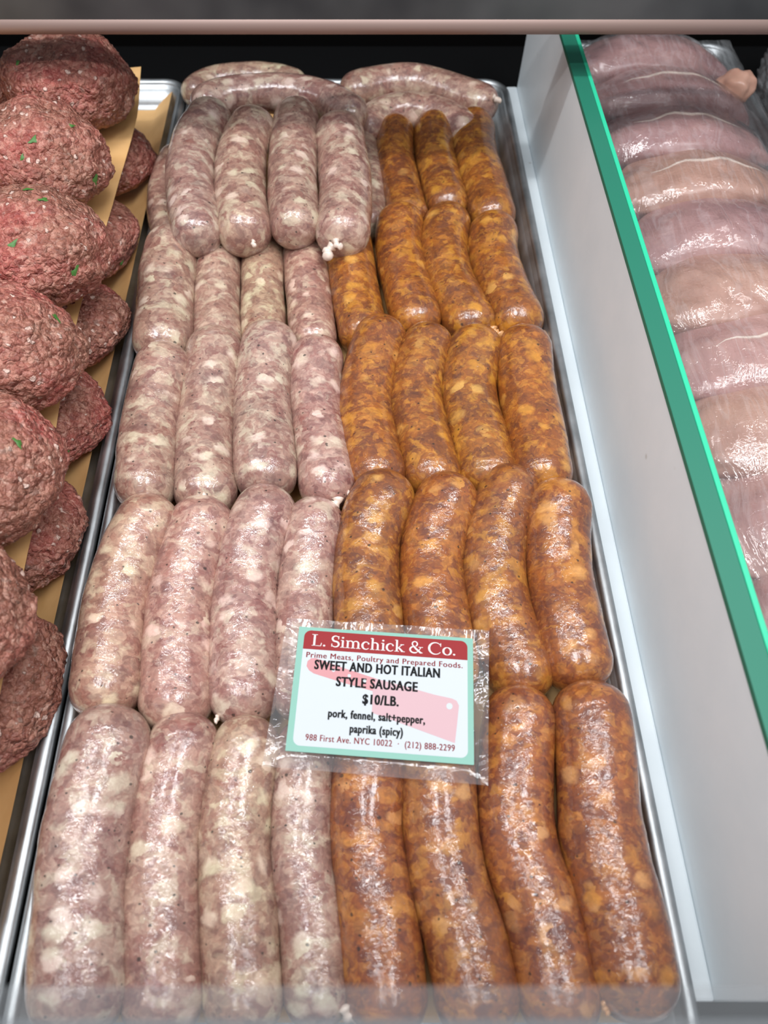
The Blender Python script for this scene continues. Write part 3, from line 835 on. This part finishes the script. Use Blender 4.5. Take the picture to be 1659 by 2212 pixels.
# serif header, drawn stroke by stroke (units: cap height 1)
def serif_line(chars, u0, u1, vbase, cap, mat):
    polys = []
    def stroke(pts, ws, ox):
        n = len(pts); Lp, Rp = [], []
        for i in range(n):
            a = Vector(pts[max(0, i - 1)]); b = Vector(pts[min(n - 1, i + 1)]); d = (b - a).normalized(); nn = Vector((-d.y, d.x))
            w = ws[i] if isinstance(ws, (list, tuple)) else ws
            Lp.append(Vector(pts[i]) + nn * w / 2); Rp.append(Vector(pts[i]) - nn * w / 2)
        for i in range(n - 1): polys.append([(p.x + ox, p.y) for p in (Lp[i], Rp[i], Rp[i + 1], Lp[i + 1])])
    def arc(cx, cy, rx, ry, a0, a1, n=14): return [(cx + rx * math.cos(math.radians(a0 + (a1 - a0) * k / n)), cy + ry * math.sin(math.radians(a0 + (a1 - a0) * k / n))) for k in range(n + 1)]
    def rnd(n, a, b): return [a + (b - a) * (0.5 - 0.5 * math.cos(2 * math.pi * k / n)) for k in range(n + 1)]
    T, t = 0.13, 0.05
    def serif(x, y, w, ox): stroke([(x - w / 2, y), (x + w / 2, y)], t, ox)
    def dot(x, y, r, ox): polys.append([(x + ox + r * math.cos(k * math.pi / 6), y + r * math.sin(k * math.pi / 6)) for k in range(12)])
    ox = 0.0
    for ch in chars:
        if ch == 'L':
            stroke([(.18, 0), (.18, 1)], T, ox); serif(.18, .98, .36, ox); serif(.18, .02, .3, ox); stroke([(.1, .025), (.62, .025)], t, ox); stroke([(.60, .02), (.64, .28)], t, ox); adv = .70
        elif ch == '.': dot(.12, .07, .075, ox); adv = .26
        elif ch == ' ': adv = .26
        elif ch == 'S':
            a = arc(.30, .74, .20, .235, 35, 270, 14) + arc(.30, .265, .22, .24, 90, -145, 14)
            stroke(a, [t + (T - t) * math.sin(math.pi * k / (len(a) - 1)) for k in range(len(a))], ox); stroke([(.49, .70), (.49, .97)], t, ox); stroke([(.08, .30), (.08, .03)], t, ox); adv = .62
        elif ch == 'i':
            stroke([(.15, 0), (.15, .64)], T * .9, ox); serif(.15, .02, .28, ox); stroke([(.02, .62), (.15, .64)], t, ox); dot(.14, .86, .075, ox); adv = .32
        elif ch in 'mnh':
            hh = 1.0 if ch == 'h' else .64
            stroke([(.15, 0), (.15, hh)], T * .9, ox); serif(.15, .02, .28, ox); stroke([(.02, hh - .02), (.15, hh)], t, ox)
            x = .15
            for q in range(2 if ch == 'm' else 1):
                a = arc(x + .17, .42, .17, .21, 160, 0, 10); stroke(a, [t + (T * .9 - t) * k / 10 for k in range(11)], ox)
                stroke([(x + .34, .42), (x + .34, 0)], T * .9, ox); serif(x + .34, .02, .28, ox); x += .34
            adv = x + .19
        elif ch == 'c':
            a = arc(.29, .32, .23, .32, 40, 320, 16); stroke(a, rnd(16, t, T), ox); dot(.45, .50, .06, ox); adv = .55
        elif ch == 'k':
            stroke([(.15, 0), (.15, 1)], T * .9, ox); serif(.15, .02, .28, ox); stroke([(.02, .98), (.15, 1)], t, ox)
            stroke([(.17, .26), (.48, .61)], t, ox); serif(.48, .62, .24, ox); stroke([(.25, .36), (.52, .02)], T * .9, ox); serif(.54, .02, .26, ox); adv = .66
        elif ch == 'o':
            a = arc(.30, .32, .24, .32, 90, 450, 24); stroke(a, [t + (T - t) * abs(math.sin(2 * math.pi * k / 24)) for k in range(25)], ox); adv = .62
        elif ch == 'C':
            a = arc(.46, .5, .40, .50, 38, 322, 22); stroke(a, rnd(22, t, T * 1.05), ox); stroke([(.79, .68), (.79, .97)], t, ox); adv = .90
        elif ch == '&':
            stroke(arc(.36, .77, .16, .21, -70, 250, 18), T * .6, ox); stroke([(.27, .60), (.45, .34), (.74, .03), (.86, .02)], [T * .8, T, T, t], ox)
            stroke(arc(.34, .27, .27, .27, 110, 300, 14), T * .8, ox); stroke([(.46, .03), (.62, .18), (.74, .48)], t, ox); serif(.74, .5, .28, ox); adv = .95
        ox += adv
    sx = (u1 - u0) * CWd / ox; sy = cap * CHt
    vv, ff = [], []
    for pg in polys:
        b = len(vv)
        for (x, y) in pg: vv.append(Vector(((u0 - .5) * CWd + x * sx, (.5 - vbase) * CHt + y * sy, 0.0003 + 3 * E)))
        ff.append(tuple(range(b, b + len(pg))))
    me = pydata('printed_heading', vv, ff)
    bm = bmesh.new(); bm.from_mesh(me)
    for fc in bm.faces:
        if fc.normal.z < 0: fc.normal_flip()
    bm.to_mesh(me); bm.free()
    return link('printed_heading', me, mat, board, smooth=False)
serif_line('L. Simchick & Co.', 0.080, 0.905, 0.157, 0.098, 'paperwhite')
# sleeve of clear plastic, two sheets with a sealed border
def sheet(name, z, bow):
    a, b, c_, d = P(621, 1338, zc), P(1055, 1366, zc), P(1055, 1696, zc), P(566, 1654, zc)
    mi = card.matrix_world.inverted() if False else (Matrix.Translation(card.location) @ card.rotation_euler.to_matrix().to_4x4()).inverted()
    a, b, c_, d = [mi @ q for q in (a, b, c_, d)]
    n = 24; vv, ff = [], []
    for j in range(n + 1):
        for i in range(n + 1):
            s, t = i / n, j / n
            p = (a * (1 - s) + b * s) * (1 - t) + (d * (1 - s) + c_ * s) * t
            inside = min(1, max(0, min(s, 1 - s, t, 1 - t) / 0.08))
            p.z = z * inside + bow * (1 - inside) * (0.5 + noise.noise(Vector((s * 9, t * 9, 2)))) + 0.0003 * noise.noise(Vector((s * 14, t * 14, 5)))
            vv.append(p)
    for j in range(n):
        for i in range(n):
            k = j * (n + 1) + i; ff.append((k, k + n + 1, k + n + 2, k + 1))
    return link(name, pydata(name, vv, ff), 'sleeve', card)
sheet('clear_sleeve', -0.0016, 0.0016)['label'] = 'clear plastic sleeve with a wide see-through margin'

# ------------------------------------------------------------------ shelf fascia above the back of the trays and the front glass
fy, fz = 0.56, 0.1525
prof = []
for k in range(9):
    a = math.radians(-80 - 100 * k / 8 + 0); prof.append((fy + 0.006 + 0.006 * math.cos(a), fz + 0.006 + 0.006 * math.sin(a)))
lipn = len(prof)
root = empty('overhead_rail', (0, fy, fz))
def extr(name, prof, mat, x0, x1, closed=True):
    n = len(prof); vv = [Vector((x, y, z)) - root.location for x in (x0, x1) for (y, z) in prof]
    ff = [(i, (i + 1) % n, n + (i + 1) % n, n + i) for i in range(n)] + [tuple(range(n)), tuple(reversed(range(n, 2 * n)))]
    me = pydata(name, vv, ff); bm = bmesh.new(); bm.from_mesh(me); bmesh.ops.recalc_face_normals(bm, faces=bm.faces); bm.to_mesh(me); bm.free()
    return link(name, me, mat, root, smooth=False)
lip = extr('rounded_lip', [(fy + 0.0065 + 0.0065 * math.cos(2 * math.pi * k / 20), fz + 0.0065 + 0.0065 * math.sin(2 * math.pi * k / 20)) for k in range(20)], 'lip', -0.9, 0.9)
lip.data.polygons.foreach_set('use_smooth', [True] * len(lip.data.polygons))
extr('front_face', [(fy + 0.002, fz + 0.011), (fy + 0.012, fz + 0.011), (fy + 0.015, fz + 0.032), (fy + 0.005, fz + 0.032)], 'steel', -0.9, 0.9)
extr('top_return', [(fy + 0.0155, fz + 0.032), (fy + 0.0145, fz + 0.028), (fy + 0.030, fz + 0.028), (fy + 0.030, fz + 0.032)], 'steel', -0.9, 0.9)
tag(root, 'grey metal rail, rounded lip coloured with its pinkish highlight, above the back of the trays', 'rail')

a0, a1 = Vector((0, 0.003, 0.224)), Vector((0, -0.075, -0.001))
th = Vector((0, -0.006, 0.0022))
vv = [Vector((x, 0, 0)) + q for x in (-0.9, 0.9) for q in (a0, a1, a1 + th, a0 + th)]
me = pydata('front_glass', vv, [(0, 1, 5, 4), (1, 2, 6, 5), (2, 3, 7, 6), (3, 0, 4, 7), (0, 3, 2, 1), (4, 5, 6, 7)])
o = link('window_1', me, 'glass', smooth=False)
tag(o, 'low slanted front glass of the meat case', 'window', kind='structure')
